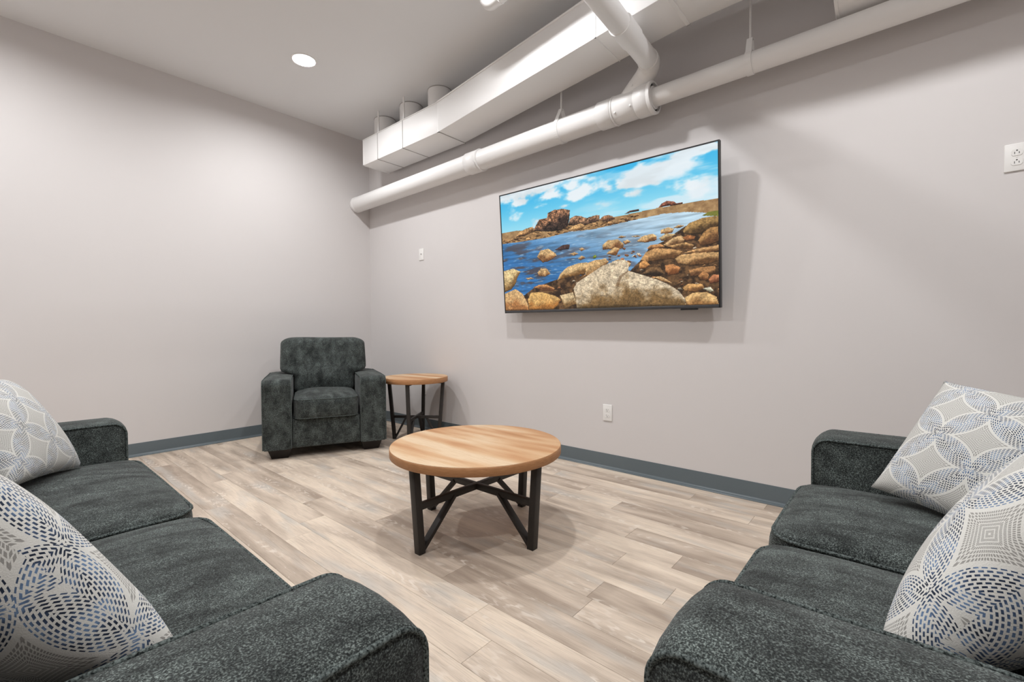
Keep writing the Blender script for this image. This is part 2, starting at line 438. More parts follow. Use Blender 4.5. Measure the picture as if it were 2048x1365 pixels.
# ------------------------------------------------------------------ seating
def arm_mesh(name, x0, x1, parent, depth=0.86, z0=0.078, z1=0.60):
    """slab arm: side outline with a rounded front top corner, soft edges, piping on both outlines"""
    rc = 0.048
    prof = [(0.0, z0), (0.0, (z0+z1)/2)]
    for k in range(9):
        a = math.pi/2*k/8; prof.append((rc-rc*math.cos(a), z1-rc+rc*math.sin(a)))
    prof += [(depth*0.35, z1+0.002), (depth*0.65, z1-0.002), (depth-0.03, z1-0.004), (depth, z1-0.03), (depth, z0)]
    P = np.array(prof); n = len(P)
    def inset(d):
        out = []
        for i in range(n):
            a = P[i-1]; b = P[i]; c = P[(i+1) % n]
            t1 = (b-a)/np.linalg.norm(b-a); t2 = (c-b)/np.linalg.norm(c-b)
            n1 = np.array([t1[1], -t1[0]]); n2 = np.array([t2[1], -t2[0]]); m = n1+n2; m /= np.linalg.norm(m)
            out.append(b + m*d/max(0.35, m@n1))
        return np.array(out)
    hw = (x1-x0)/2; xc = (x0+x1)/2
    st = [(-hw, 0.020), (-hw+0.004, 0.007), (-hw+0.012, 0.0), (-hw*0.5, -0.005), (0, -0.007), (hw*0.5, -0.005), (hw-0.012, 0.0), (hw-0.004, 0.007), (hw, 0.020)]
    vs = []; fs = []
    for s, d in st:
        for q in inset(d): vs.append((xc+s, q[0], max(q[1], z0)))
    for k in range(len(st)-1):
        for i in range(n):
            i2 = (i+1) % n; fs.append((k*n+i, (k+1)*n+i, (k+1)*n+i2, k*n+i2))
    fs += [tuple(range(n)), tuple(reversed([(len(st)-1)*n+i for i in range(n)]))]
    o = from_py(name, vs, fs, M_fab, parent); auto_smooth(o, 48)
    mb = MB()
    for sgn in (-1, 1):
        q = inset(0.0035); pts = [(xc+sgn*(hw-0.0035), a, b) for a, b in q]
        tube(mb, fillet(pts, 0.02, 3) if False else pts, 0.0040, 8, False)
    mb.build('piping', M_piping, o, smooth=True)
    return o
def cushion_noise(v, amp, seed):
    r = np.random.default_rng(seed); d = np.zeros(len(v))
    for k in range(9):
        kx = r.normal(0, 9, 3); d += np.sin(v@kx + r.uniform(0, 6.28))
    return d*amp/3
def seat_cushion(parent, x0, x1, seed, zt=0.452, th=0.155, y0=-0.028, y1=0.60):
    hx, hy, hz = (x1-x0)/2-0.009, (y1-y0)/2, th/2
    def df(v, h):
        u = v/h; top = np.clip(u[:, 2], 0, 1); wx = 1-np.abs(u[:, 0])**3.0; wy = 1-np.abs(u[:, 1])**3.0
        v = v.copy()
        v[:, 2] += top*0.036*np.clip(wx, 0, 1)*np.clip(wy, 0, 1) + top*cushion_noise(v, 0.0028, seed)*np.clip(wx*wy*3, 0, 1)
        cr = np.clip(np.abs(u[:, 0]), 0, 1)**9*np.clip(np.abs(u[:, 1]), 0, 1)**8*0.030
        v[:, 0] -= np.sign(u[:, 0])*cr; v[:, 1] -= np.sign(u[:, 1])*cr
        v[:, 1] -= np.clip(-u[:, 1], 0, 1)*0.012*np.clip(wx, 0, 1)*(1-np.abs(u[:, 2])**2)
        return v
    v, f = soft_box(hx, hy, hz, 0.028, 4, (16, 16, 4), df)
    c = np.array([(x0+x1)/2, (y0+y1)/2, zt-hz])
    o = from_py('seat_cushion', v+c, f, M_fab, parent, True)
    mb = MB()
    for s in (1, -1):
        a, b = hx-0.007, hy-0.007; zz = s*(hz-0.007)
        pts = fillet([(0, -b, zz), (a, -b, zz), (a, b, zz), (-a, b, zz), (-a, -b, zz), (-0.001, -b, zz)], 0.07, 5)
        out = []
        for q in pts:
            q = Vector(q)
            if q.y < -b+0.02: q.y -= 0.011*(1-abs(q.x/hx)**3)*0.25
            out.append(q+Vector(c))
        tube(mb, out, 0.0045, 8, False)
    mb.build('piping', M_piping, o, smooth=True)
    return o
def back_cushion(parent, x0, x1, seed, extL=0.0, extR=0.0, zb=0.44, zt=0.905):
    """soft, reclined; widens over the arm tops by extL / extR"""
    hx, hy, hz = (x1-x0)/2-0.003, 0.115, (zt-zb)/2
    def df(v, h):
        u = v/h; v = v.copy()
        wx = np.clip(1-np.abs(u[:, 0])**3, 0, 1); wz = np.clip(1-np.abs(u[:, 2])**3, 0, 1)
        fr = np.clip(-u[:, 1], 0, 1)
        v[:, 1] -= fr*(0.032*wx*wz) - cushion_noise(v, 0.006, seed)*wx*wz
        v[:, 1] -= fr*0.02*np.exp(-((u[:, 2]+0.35)/0.3)**2)*wx
        z = v[:, 2]+(zt+zb)/2
        k = np.clip((z-0.585)/0.05, 0, 1); k = k*k*(3-2*k)
        v[:, 0] += k*np.where(u[:, 0] < 0, -extL*np.abs(u[:, 0])**3, extR*np.abs(u[:, 0])**3)*(1-0.06*np.clip((z-0.7)/0.2, 0, 1))
        v[:, 2] += np.clip(u[:, 2], 0, 1)*(0.012*wx + cushion_noise(v, 0.004, seed+5))
        v[:, 1] += np.clip(v[:, 2]+hz, 0, 9)*0.20
        return v
    v, f = soft_box(hx, hy, hz, 0.045, 5, (18, 3, 16), df)
    c = np.array([(x0+x1)/2, 0.56, (zt+zb)/2])
    o = from_py('back_cushion', v+c, f, M_fab, parent, True)
    return o
def seating(name, W, ncush, loc, rz, label, cat, aw=0.20):
    e = empty(name, loc, rz, label, cat)
    hw = W/2; inner = W-2*aw
    arm_mesh('arm', -hw, -hw+aw, e); arm_mesh('arm', hw-aw, hw, e)
    box('front_rail', -hw+aw+0.001, hw-aw-0.001, 0.012, 0.06, 0.078, 0.297, M_fab, e, 0.012, 3)
    box('seat_deck', -hw+aw+0.001, hw-aw-0.001, 0.061, 0.70, 0.12, 0.295, M_fab, e)
    fr = MB().box(-hw+aw+0.001, hw-aw-0.001, 0.775, 0.86, 0.078, 0.80)
    fo = fr.build('back_frame', M_fab, e, 0.03, 3)
    cw = inner/ncush
    for k in range(ncush):
        a = -inner/2+k*cw
        seat_cushion(e, a, a+cw, 3+k+int(W*100))
        back_cushion(e, a, a+cw, 20+k+int(W*50), 0.105 if k == 0 else 0, 0.105 if k == ncush-1 else 0)
    for sx in (-1, 1):
        for yy in (0.10, 0.77):
            cx = sx*(hw-0.115); t, b, h = 0.082, 0.058, 0.078
            yb = yy+(0.012 if yy < 0.4 else -0.012)
            MB().add([(cx-b, yb-b, 0), (cx+b, yb-b, 0), (cx+b, yb+b, 0), (cx-b, yb+b, 0), (cx-t, yy-t, h), (cx+t, yy-t, h), (cx+t, yy+t, h), (cx-t, yy+t, h)],
                     [(3, 2, 1, 0), (4, 5, 6, 7), (0, 1, 5, 4), (1, 2, 6, 5), (2, 3, 7, 6), (3, 0, 4, 7)]).build('foot', M_foot, e, 0.004)
    return e
SOFA_X0, SOFA_X1, SOFA_Y = 1.92, 4.05, -2.44
LOVE_Y0, LOVE_Y1, LOVE_X = -2.305, -0.81, 4.28
seating('sofa', SOFA_X1-SOFA_X0, 2, ((SOFA_X0+SOFA_X1)/2, SOFA_Y, 0), math.pi, 'long dark slate chenille sofa facing the television wall', 'sofa')
seating('loveseat', LOVE_Y1-LOVE_Y0, 2, (LOVE_X, (LOVE_Y0+LOVE_Y1)/2, 0), -math.pi/2, 'short dark slate chenille loveseat on the right, its far arm by the television wall', 'loveseat')
seating('armchair', 0.895, 1, (1.13, -1.095, 0), math.radians(64.85), 'dark slate chenille armchair standing in the room corner', 'armchair')

# ------------------------------------------------------------------ pillows
def pillow_mesh():
    n = 34; hw = 0.225; vs = []; fs = []; idx = {}
    r = np.random.default_rng(5)
    ks = r.normal(0, 14, (6, 2)); ph = r.uniform(0, 6.28, 6)
    for side in (1, -1):
        for i in range(n+1):
            for j in range(n+1):
                a = 2*i/n-1; b = 2*j/n-1
                edge = i in (0, n) or j in (0, n)
                if edge and side == -1: continue
                # concave edges between pointed corners
                px = hw*a*(1-0.05*(1-b*b)); pz = hw*b*(1-0.05*(1-a*a))
                t = max(0.0, (1-a**2)*(1-b**2))
                th = 0.092*t**0.45
                wr = sum(math.sin(px*k[0]+pz*k[1]+p) for k, p in zip(ks, ph))*0.0016*min(1, t*4)
                idx[(side, i, j)] = len(vs); vs.append((px, -side*(th+wr) if not edge else 0.0, pz))
    def g(s, i, j): return idx.get((s, i, j), idx.get((1, i, j)))
    for side in (1, -1):
        for i in range(n):
            for j in range(n):
                q = (g(side, i, j), g(side, i+1, j), g(side, i+1, j+1), g(side, i, j+1))
                fs.append(q if side == 1 else tuple(reversed(q)))
    # cloth coordinates: arc lengths over the bulging faces, so that the print is not stretched
    A = np.array(vs); UVs = {}
    for side in (1, -1):
        G = np.array([[A[g(side, i, j)] for j in range(n+1)] for i in range(n+1)])
        du = np.concatenate([np.zeros((1, n+1)), np.cumsum(np.linalg.norm(np.diff(G, axis=0), axis=2), axis=0)]); du -= du[n//2][None]
        dv = np.concatenate([np.zeros((n+1, 1)), np.cumsum(np.linalg.norm(np.diff(G, axis=1), axis=2), axis=1)], axis=1); dv -= dv[:, n//2][:, None]
        UVs[side] = (du, dv)
    me = bpy.data.meshes.new('throw_pillow'); me.from_pydata(vs, [], fs)
    uvl = me.uv_layers.new(name='cloth'); q = 0
    for side in (1, -1):
        du, dv = UVs[side]
        for i in range(n):
            for j in range(n):
                c4 = [(i, j), (i+1, j), (i+1, j+1), (i, j+1)]
                for (ci, cj) in (c4 if side == 1 else reversed(c4)):
                    uvl.data[q].uv = (du[ci, cj]+(0 if side == 1 else 0.7), dv[ci, cj]); q += 1
    me.update(); me.materials.append(M_pillow)
    me.polygons.foreach_set('use_smooth', [True]*len(fs)); me.update(); return me
PM = pillow_mesh()
PV = np.array([v.co[:] for v in PM.vertices])
def pillow(x, y, yaw, lean, roll, hw, z, label):
    """stands on the seat, leaning back; the -y side of the mesh faces the yaw direction"""
    o = bpy.data.objects.new('throw_pillow', PM); COL.objects.link(o)
    R = Matrix.Rotation(yaw, 4, 'Z') @ Matrix.Rotation(-lean, 4, 'X') @ Matrix.Rotation(roll, 4, 'Y') @ Matrix.Scale(hw/0.225, 4)
    zmin = (PV @ np.array(R.to_3x3()).T)[:, 2].min()
    o.matrix_world = Matrix.Translation((x, y, z-zmin)) @ R
    tag(o, label, 'pillow', 'patterned throw pillows'); return o
pillow(2.359, -2.772, 2.726, 0.587, 0.141, 0.195, 0.478, 'off-white dash-print throw pillow at the far end of the long sofa')
pillow(3.645, -2.853, 3.685, 0.543, 0.282, 0.215, 0.447, 'off-white dash-print throw pillow at the near end of the long sofa')
pillow(4.686, -1.197, -0.402, 0.677, 0.181, 0.190, 0.468, 'off-white dash-print throw pillow by the far arm of the loveseat')
pillow(4.663, -1.870, -1.844, 0.602, -0.102, 0.224, 0.473, 'off-white dash-print throw pillow by the near arm of the loveseat')

# ------------------------------------------------------------------ tables
def bar(mb, a, b, w, t, up=(0, 0, 1)):
    a, b = Vector(a), Vector(b); d = (b-a).normalized(); s = d.cross(Vector(up))
    s = s.normalized() if s.length > 1e-4 else Vector((1, 0, 0)); n = s.cross(d).normalized()
    vs = []
    for p in (a, b):
        for i, j in ((-1, -1), (1, -1), (1, 1), (-1, 1)): vs.append(p + s*(w/2*i) + n*(t/2*j))
    mb.add(vs, [(0, 1, 2, 3), (7, 6, 5, 4), (0, 4, 5, 1), (1, 5, 6, 2), (2, 6, 7, 3), (3, 7, 4, 0)])
    return mb
def round_table(name, c, R, h, th, rt, rb, ang, zx, bw, label, cat):
    e = empty(name, (c[0], c[1], 0), 0, label, cat)
    mb = MB(); lathe(mb, [(R-0.0025, h-0.0015), (R, h-0.004), (R, h-th+0.003), (R-0.003, h-th)], 96)
    top = mb.build('edge_band', M_oak_edge, None, smooth=True)
    mb = MB(); lathe(mb, [(R-0.0024, h-0.003), (R-0.0024, h-0.0002), (R-0.004, h)], 96)
    tt = mb.build('table_top', M_oak, e, smooth=True); top.parent = tt
    dirs = [Vector((math.cos(ang+k*math.pi/2), math.sin(ang+k*math.pi/2), 0)) for k in range(4)]
    for d in dirs:
        side = Vector((-d.y, d.x, 0)); mb = MB()
        a = d*rb; b = d*rt + Vector((0, 0, h-th))
        vs = []
        for p in (a, b):
            for i, j in ((-1, -1), (1, -1), (1, 1), (-1, 1)): vs.append(p + side*(bw/2*i) + d*(bw*0.5*j))
        mb.add(vs, [(3, 2, 1, 0), (4, 5, 6, 7), (0, 1, 5, 4), (1, 2, 6, 5), (2, 3, 7, 6), (3, 0, 4, 7)])
        leg = mb.build('leg', M_steel, e, 0.0015)
        rx = rb+(rt-rb)*zx/(h-th)
        # slanting brace from the foot up to the cross stretcher
        mb = MB(); bar(mb, d*(rb-0.012)+Vector((0, 0, 0.018)), d*(rx*0.42)+Vector((0, 0, zx-0.004)), bw*0.95, bw*0.5, side.cross(d)); mb.build('brace', M_steel, leg, 0.001)
    for k in range(2):
        d = dirs[k]; rx = rb+(rt-rb)*zx/(h-th)-bw*0.4
        mb = MB(); bar(mb, d*rx+Vector((0, 0, zx)), -d*rx+Vector((0, 0, zx+(0.0006 if k else 0))), bw*0.7, bw*0.85); mb.build('cross_stretcher', M_steel, e, 0.001)
    mb = MB()
    for k in range(2):
        d = dirs[k]; bar(mb, d*rt+Vector((0, 0, h-th-0.009+0.0008*k)), -d*rt+Vector((0, 0, h-th-0.009+0.0008*k)), bw*0.8, 0.016)
    mb.build('top_rail', M_steel, e)
    return e
round_table('coffee_table', (2.935, -1.255), 0.412, 0.418, 0.040, 0.372, 0.345, 0.0, 0.205, 0.034,
            'low round coffee table with pale oak top and black steel legs', 'coffee table')
round_table('side_table', (1.235, -0.325), 0.28, 0.56, 0.044, 0.245, 0.20, math.radians(36), 0.20, 0.028,
            'small round oak-topped side table between armchair and television wall', 'side table')

# ------------------------------------------------------------------ outlets
def outlet(x, z, label, flip=False, style='duplex'):
    e = empty('electrical_outlet', (x, 0, z), 0, label, 'outlet')
    pl = box('wall_plate', -0.0355, 0.0355, -0.0065, 0, -0.0570, 0.0570, M_plate, e, 0.003, 3)
    if style == 'duplex':
        for s in (-1, 1):
            cz = s*0.0195; mb = MB(); n = 28; vs = []
            out = []
            for k in range(n):
                a = 2*math.pi*k/n; px = 0.0172*math.cos(a); pz = 0.0172*math.sin(a); pz = max(-0.0135, min(0.0135, pz)); out.append((px, pz))
            for yy in (-0.006, -0.0082): vs += [(px, yy, cz+pz) for px, pz in out]
            fs = [(k, (k+1) % n, n+(k+1) % n, n+k) for k in range(n)]+[tuple(range(n, 2*n))]
            rec = mb.add(vs, fs).build('receptacle', M_plate, e); auto_smooth(rec, 40)
            g = 1 if flip else -1
            m2 = MB(); m2.box(-0.0075, -0.0055, -0.0086, -0.0078, cz-g*0.002-0.0045, cz-g*0.002+0.0045)
            m2.box(0.0055, 0.0075, -0.0086, -0.0078, cz-g*0.002-0.0036, cz-g*0.002+0.0036)
            lathe(m2, [(0.0026, -0.0086), (0.0026, -0.0078)], 12, (0, 0, cz+g*0.0075), 'y'); m2.build('slots', M_slot, rec)
        mb = MB(); lathe(mb, [(0.0028, -0.0066), (0.0026, -0.0076), (0.001, -0.008)], 12, (0, 0, 0), 'y'); mb.build('screw', M_plate, e, smooth=True)
    else:
        mb = MB(); lathe(mb, [(0.007, -0.0064), (0.007, -0.010), (0.0045, -0.012)], 16, (0, 0, 0.004), 'y'); mb.build('jack', M_seam, e, smooth=True)
        for s in (-1, 1):
            mb = MB(); lathe(mb, [(0.0028, -0.0064), (0.0026, -0.0076), (0.001, -0.008)], 12, (0, 0, s*0.042), 'y'); mb.build('screw', M_plate, e, smooth=True)
outlet(2.961, 0.388, 'white duplex outlet low on the television wall, below the screen')
outlet(4.856, 1.670, 'white duplex outlet high on the wall at the right edge of the picture', True)
outlet(0.930, 0.392, 'white duplex outlet low on the wall behind the side table')
outlet(0.919, 1.714, 'small white wall plate at eye height left of the television', style='jack')

# ------------------------------------------------------------------ television
TVB = [(2.125, -0.110, 1.099), (3.735, -0.110, 1.086)]     # front bottom left / right
TVT = [(2.100, -0.180, 2.014), (3.735, -0.180, 1.997)]     # front top left / right
_bl, _br, _tl, _tr = Vector(TVB[0]), Vector(TVB[1]), Vector(TVT[0]), Vector(TVT[1])
cen = (_bl+_br+_tl+_tr)/4; tw = ((_br-_bl).length+(_tr-_tl).length)/2; th_ = ((_tl-_bl).length+(_tr-_br).length)/2
ex = ((_br-_bl)+(_tr-_tl)).normalized(); ez = ((_tl-_bl)+(_tr-_br)); ez = (ez-ex*ez.dot(ex)).normalized(); ey = ez.cross(ex)
tv = empty('television', (0, 0, 0), 0, 'large flat wall-mounted television showing a rocky shore, tilted downward', 'television')
tv.matrix_world = Matrix(((ex.x, ey.x, ez.x, cen.x), (ex.y, ey.y, ez.y, cen.y), (ex.z, ey.z, ez.z, cen.z), (0, 0, 0, 1)))
a, b = tw/2, th_/2; bz, bb = 0.008, 0.019
mb = MB()
mb.box(-a, -a+bz, 0, 0.030, -b, b); mb.box(a-bz, a, 0, 0.030, -b, b); mb.box(-a+bz, a-bz, 0, 0.030, b-bz, b)
mb.build('bezel', M_bezel, tv)
box('lower_bezel', -a+bz, a-bz, -0.001, 0.030, -b, -b+bb, M_bezel2, tv, 0.002)
box('rear_shell', -a+0.004, a-0.004, 0.0305, 0.042, -b+0.004, b-0.004, M_bezel, tv, 0.004)
box('electronics_housing', -a*0.55, a*0.55, 0.0425, 0.066, -b*0.80, -b*0.05, M_bezel, tv, 0.008)
box('sensor_pod', a*0.72, a*0.84, 0.002, 0.026, -b-0.009, -b-0.0002, M_bezel, tv, 0.002)

def paint_picture(NX, NY):
    """colours of the picture on the screen, traced feature by feature"""
    sc_q = np.array([(62, 455), (1545, 80), (1563, 1193), (115, 1238)], float)      # corners of the picture in the tracing
    dst = np.array([(0, 0), (1, 0), (1, 1), (0, 1)], float)
    A = []
    for (x, y), (u, v) in zip(sc_q, dst):
        A += [[x, y, 1, 0, 0, 0, -u*x, -u*y], [0, 0, 0, x, y, 1, -v*x, -v*y]]
    h = np.linalg.solve(np.array(A), dst.reshape(-1)); Hm = np.append(h, 1).reshape(3, 3)
    def m(pts):
        q = np.c_[np.array(pts, float), np.ones(len(pts))]@Hm.T; return q[:, :2]/q[:, 2:]
    U, V = np.meshgrid((np.arange(NX)+0.5)/NX, (np.arange(NY)+0.5)/NY)
    X = U*1.78; Y = V
    r = np.random.default_rng(3)
    def vnoise(fx, fy, seed):
        g = np.random.default_rng(seed).random((int(fy)+3, int(fx)+3))
        x = U*fx; y = V*fy; i = x.astype(int); j = y.astype(int); a = x-i; b = y-j; a = a*a*(3-2*a); b = b*b*(3-2*b)
        return (g[j, i]*(1-a)+g[j, i+1]*a)*(1-b)+(g[j+1, i]*(1-a)+g[j+1, i+1]*a)*b
    def fbm(fx, fy, seed, o=5):
        s = 0; t = 0
        for k in range(o):
            s = s+vnoise(fx*2**k, fy*2**k, seed+k)*0.55**k; t += 0.55**k
        return s/t
    def L(c): return np.array(c, float)
    def sm(x, a, b):
        t = np.clip((x-a)/(b-a), 0, 1); return t*t*(3-2*t)
    def mixc(img, m_, c): return img*(1-m_[..., None])+c*m_[..., None]
    def pmask(P):
        inside = np.zeros(U.shape, bool); n = len(P)
        for i in range(n):
            x1, y1 = P[i]; x2, y2 = P[i-1]
            c = (y1 > V) != (y2 > V)
            with np.errstate(divide='ignore', invalid='ignore'):
                inside ^= c & (U < (x2-x1)*(V-y1)/(y2-y1)+x1)
        return inside
    # sky
    t = sm(V, 0.0, 0.42)
    img = L((58, 186, 238))*(1-t[..., None])+L((172, 234, 250))*t[..., None]
    cl = fbm(5, 6, 40, 6); cl2 = fbm(14, 14, 60, 4)
    cm = np.zeros(U.shape)
    for (cx, cy, rx, ry, k) in [(1180, 270, 480, 70, 1.0), (1420, 360, 260, 90, .8), (1000, 340, 300, 62, 1.05), (620, 440, 130, 58, 1.15), (430, 445, 110, 42, 1.0), (200, 440, 190, 52, .95),
                                (540, 395, 70, 35, .8), (200, 493, 70, 30, 1.0), (940, 445, 110, 34, 1.0), (500, 523, 60, 20, 1.0), (760, 500, 150, 40, .55), (370, 515, 80, 26, .6), (1380, 160, 260, 60, .7)]:
        c0 = m([(cx, cy)])[0]; c1 = m([(cx+rx, cy-rx*0.2)])[0]; c2 = m([(cx, cy+ry)])[0]
        du = abs(c1[0]-c0[0]); dv = abs(c2[1]-c0[1])
        d = np.sqrt(((U-c0[0])/du)**2+((V-c0[1])/dv)**2)
        cm = np.maximum(cm, k*np.clip(1.25-d, 0, 1))
    dens = sm(cm*0.9+(cl-0.5)*1.3+(cl2-0.5)*1.5, 0.08, 0.66)
    shade = 0.93+0.07*sm(fbm(7, 9, 44, 4), 0.3, 0.62)
    img = mixc(img, dens*0.95, 1)*1.0 if False else img*(1-dens[..., None]*0.95)+(L((246, 250, 253))*shade[..., None])*dens[..., None]*0.95
    hz = 0.75*sm(U, 0.25, 0.9)*sm(fbm(6, 16, 210, 4), 0.35, 0.65)*(1-sm(V, 0.40, 0.44))
    img = mixc(img, hz, L((232, 244, 251)))
    # land
    tex = fbm(80, 54, 70, 4); tex2 = fbm(230, 150, 90, 2); med = fbm(26, 18, 110, 4)
    def flat(pts, ca, cb, amp=0.5):
        mk = pmask(m(pts)).astype(float); k = np.clip(0.5+(tex-0.5)*2.4*amp+(med-0.5)*1.5*amp, 0, 1)
        nonlocal img
        img = mixc(img, mk, L(ca)*k[..., None]+L(cb)*(1-k[..., None]))
    def rock(pts, top, bot, cracks=0.35, lit=1.0):
        nonlocal img
        P = m(pts); P = P + r.normal(0, 0.0012, P.shape); mk = pmask(P)
        if not mk.any(): return
        v0 = np.where(mk, V, 9).min(axis=0); v1 = np.where(mk, V, -9).max(axis=0)
        tt = np.clip((V-v0[None])/np.maximum(1e-3, (v1-v0)[None]), 0, 1)
        u0, u1 = P[:, 0].min(), P[:, 0].max(); side = (U-u0)/max(1e-3, u1-u0)
        k = sm(tt+0.25*(side-0.5)+(med-0.5)*0.9, 0.25, 0.85)
        c = L(top)*(1-k[..., None])+L(bot)*k[..., None]
        g = 1+(tex-0.5)*cracks*1.7+(tex2-0.5)*cracks*1.6
        c = c*g[..., None]*lit
        c = c*(1-0.45*sm(tt, 0.9, 1.0))[..., None]
        img = mixc(img, mk.astype(float), np.clip(c, 0, 255))
    flat([(60, 712), (185, 690), (300, 688), (540, 640), (830, 600), (920, 583), (1140, 536), (1310, 508), (1560, 468), (1570, 620), (60, 800)], (196, 160, 112), (140, 106, 70), 0.6)
    for i in range(150):                                     # shingle along the beach
        x = r.uniform(80, 1000); yy = 785-(x-80)*0.2+(r.uniform(-62, 10)*(0.4+0.6*(x > 280)) if x < 720 else r.uniform(-22, 8)); s = r.uniform(6, 26)
        c = r.uniform(0.75, 1.15)
        rock([(x-s, yy+s*0.3), (x-s*0.5, yy-s*0.45), (x+s*0.4, yy-s*0.5), (x+s, yy+s*0.2), (x, yy+s*0.5)], np.array((196, 152, 102))*c, np.array((104, 72, 46))*c, 0.3)
    rock([(1145, 532), (1165, 505), (1200, 487), (1250, 492), (1265, 505), (1310, 497), (1318, 508)], (150, 92, 70), (72, 42, 34), 0.6)
    rock([(915, 576), (950, 555), (1010, 546), (1015, 556)], (92, 66, 58), (50, 36, 34), 0.5)
    rock([(296, 690), (310, 655), (335, 612), (385, 602), (392, 568), (430, 548), (490, 541), (541, 549), (538, 612), (528, 660), (480, 690), (400, 696)], (134, 96, 70), (54, 40, 34), 1.1)
    rock([(530, 655), (545, 606), (580, 585), (620, 592), (655, 602), (720, 583), (745, 585), (742, 622), (640, 655)], (138, 104, 78), (68, 50, 40), 0.9)
    rock([(745, 622), (765, 592), (800, 581), (832, 590), (850, 610), (800, 630)], (156, 112, 80), (84, 60, 46), 0.7)
    rock([(170, 735), (200, 700), (245, 675), (290, 663), (296, 695), (230, 728)], (196, 150, 100), (96, 68, 44), 0.6)
    rock([(545, 690), (560, 660), (620, 640), (645, 655), (630, 682)], (204, 160, 108), (120, 86, 56), 0.5)
    # water
    wp = m([(70, 786), (200, 766), (390, 738), (545, 697), (700, 682), (900, 636), (1080, 597), (1180, 576), (1330, 564), (1455, 568), (1570, 600), (1575, 1260), (60, 1260)])
    wm = pmask(wp).astype(float)
    k = sm(U*0.75-V*1.15+0.72, 0.05, 0.95); wv = fbm(10, 60, 130, 4); wv2 = fbm(26, 120, 150, 3)
    wc = L((52, 112, 170))*(1-k[..., None])+L((190, 216, 232))*k[..., None]
    wc = wc*(0.72+0.56*wv)[..., None]
    br = sm(fbm(9, 26, 170, 4), 0.52, 0.68)*(1-k)*0.75
    wc = wc*(1-br[..., None])+L((86, 66, 62))*br[..., None]
    gl = sm(wv2, 0.62, 0.8)*0.5
    wc = wc*(1-gl[..., None])+L((200, 222, 236))*gl[..., None]
    img = mixc(img, wm, np.clip(wc, 0, 255))
    flat([(1440, 590), (1480, 566), (1562, 553), (1562, 592)], (150, 150, 60), (92, 96, 44), 0.6)
    # pebbly ground on the right and below
    flat([(400, 1045), (470, 1020), (650, 990), (960, 962), (1030, 892), (1085, 810), (1180, 765), (1330, 660), (1575, 610), (1580, 1210), (100, 1255), (235, 1135), (300, 1085)], (120, 88, 58), (52, 38, 28), 1.0)
    for i in range(260):
        x = r.uniform(300, 1560); yy = r.uniform(780, 1190); s = r.uniform(5, 20)
        if yy < 1190-(x-300)*0.62 and x < 1050: continue
        if x > 1050 and yy < 960-(x-1050)*0.5: continue
        c = r.uniform(0.7, 1.25); b_ = r.choice(3); top = [(190, 140, 92), (170, 112, 76), (196, 178, 152)][b_]
        rock([(x-s, yy+s*0.2), (x-s*0.5, yy-s*0.5), (x+s*0.45, yy-s*0.5), (x+s, yy+s*0.15), (x+s*.2, yy+s*0.55)], np.array(top)*c, np.array(top)*c*0.5, 0.3)
    tan, brn, org, pale = (214, 176, 124), (116, 80, 48), (206, 148, 88), (226, 208, 180)
    for pts in [[(322, 870), (345, 825), (400, 815), (450, 845), (455, 865), (400, 900), (360, 910)], [(325, 975), (350, 950), (390, 950), (415, 985), (380, 1006), (335, 1000)],
                [(768, 790), (800, 757), (870, 748), (912, 780), (910, 812), (830, 818), (770, 822)], [(800, 838), (850, 802), (884, 815), (862, 860), (795, 852)],
                [(1000, 766), (1040, 727), (1110, 710), (1135, 730), (1132, 760), (1060, 776)], [(868, 735), (895, 724), (928, 732), (900, 742)], [(962, 732), (1000, 722), (1032, 728), (990, 738)],
                [(905, 765), (940, 754), (965, 768), (920, 786)], [(545, 850), (575, 838), (605, 848), (575, 864)], [(608, 818), (630, 806), (650, 818), (625, 830)], [(600, 880), (625, 862), (650, 875), (620, 895)],
                [(1160, 690), (1210, 668), (1252, 680), (1240, 706), (1165, 712)], [(1245, 672), (1280, 652), (1325, 655), (1290, 676)], [(248, 1015), (280, 1008), (305, 1018), (262, 1026)]]:
        rock(pts, tan, (126, 84, 50), 0.35)
    rock([(440, 822), (500, 787), (545, 785), (541, 815), (480, 826)], (86, 62, 58), (54, 42, 46), 0.4)
    rock([(705, 865), (718, 854), (730, 866), (720, 882), (706, 880)], (132, 150, 50), (70, 84, 30), 0.3)
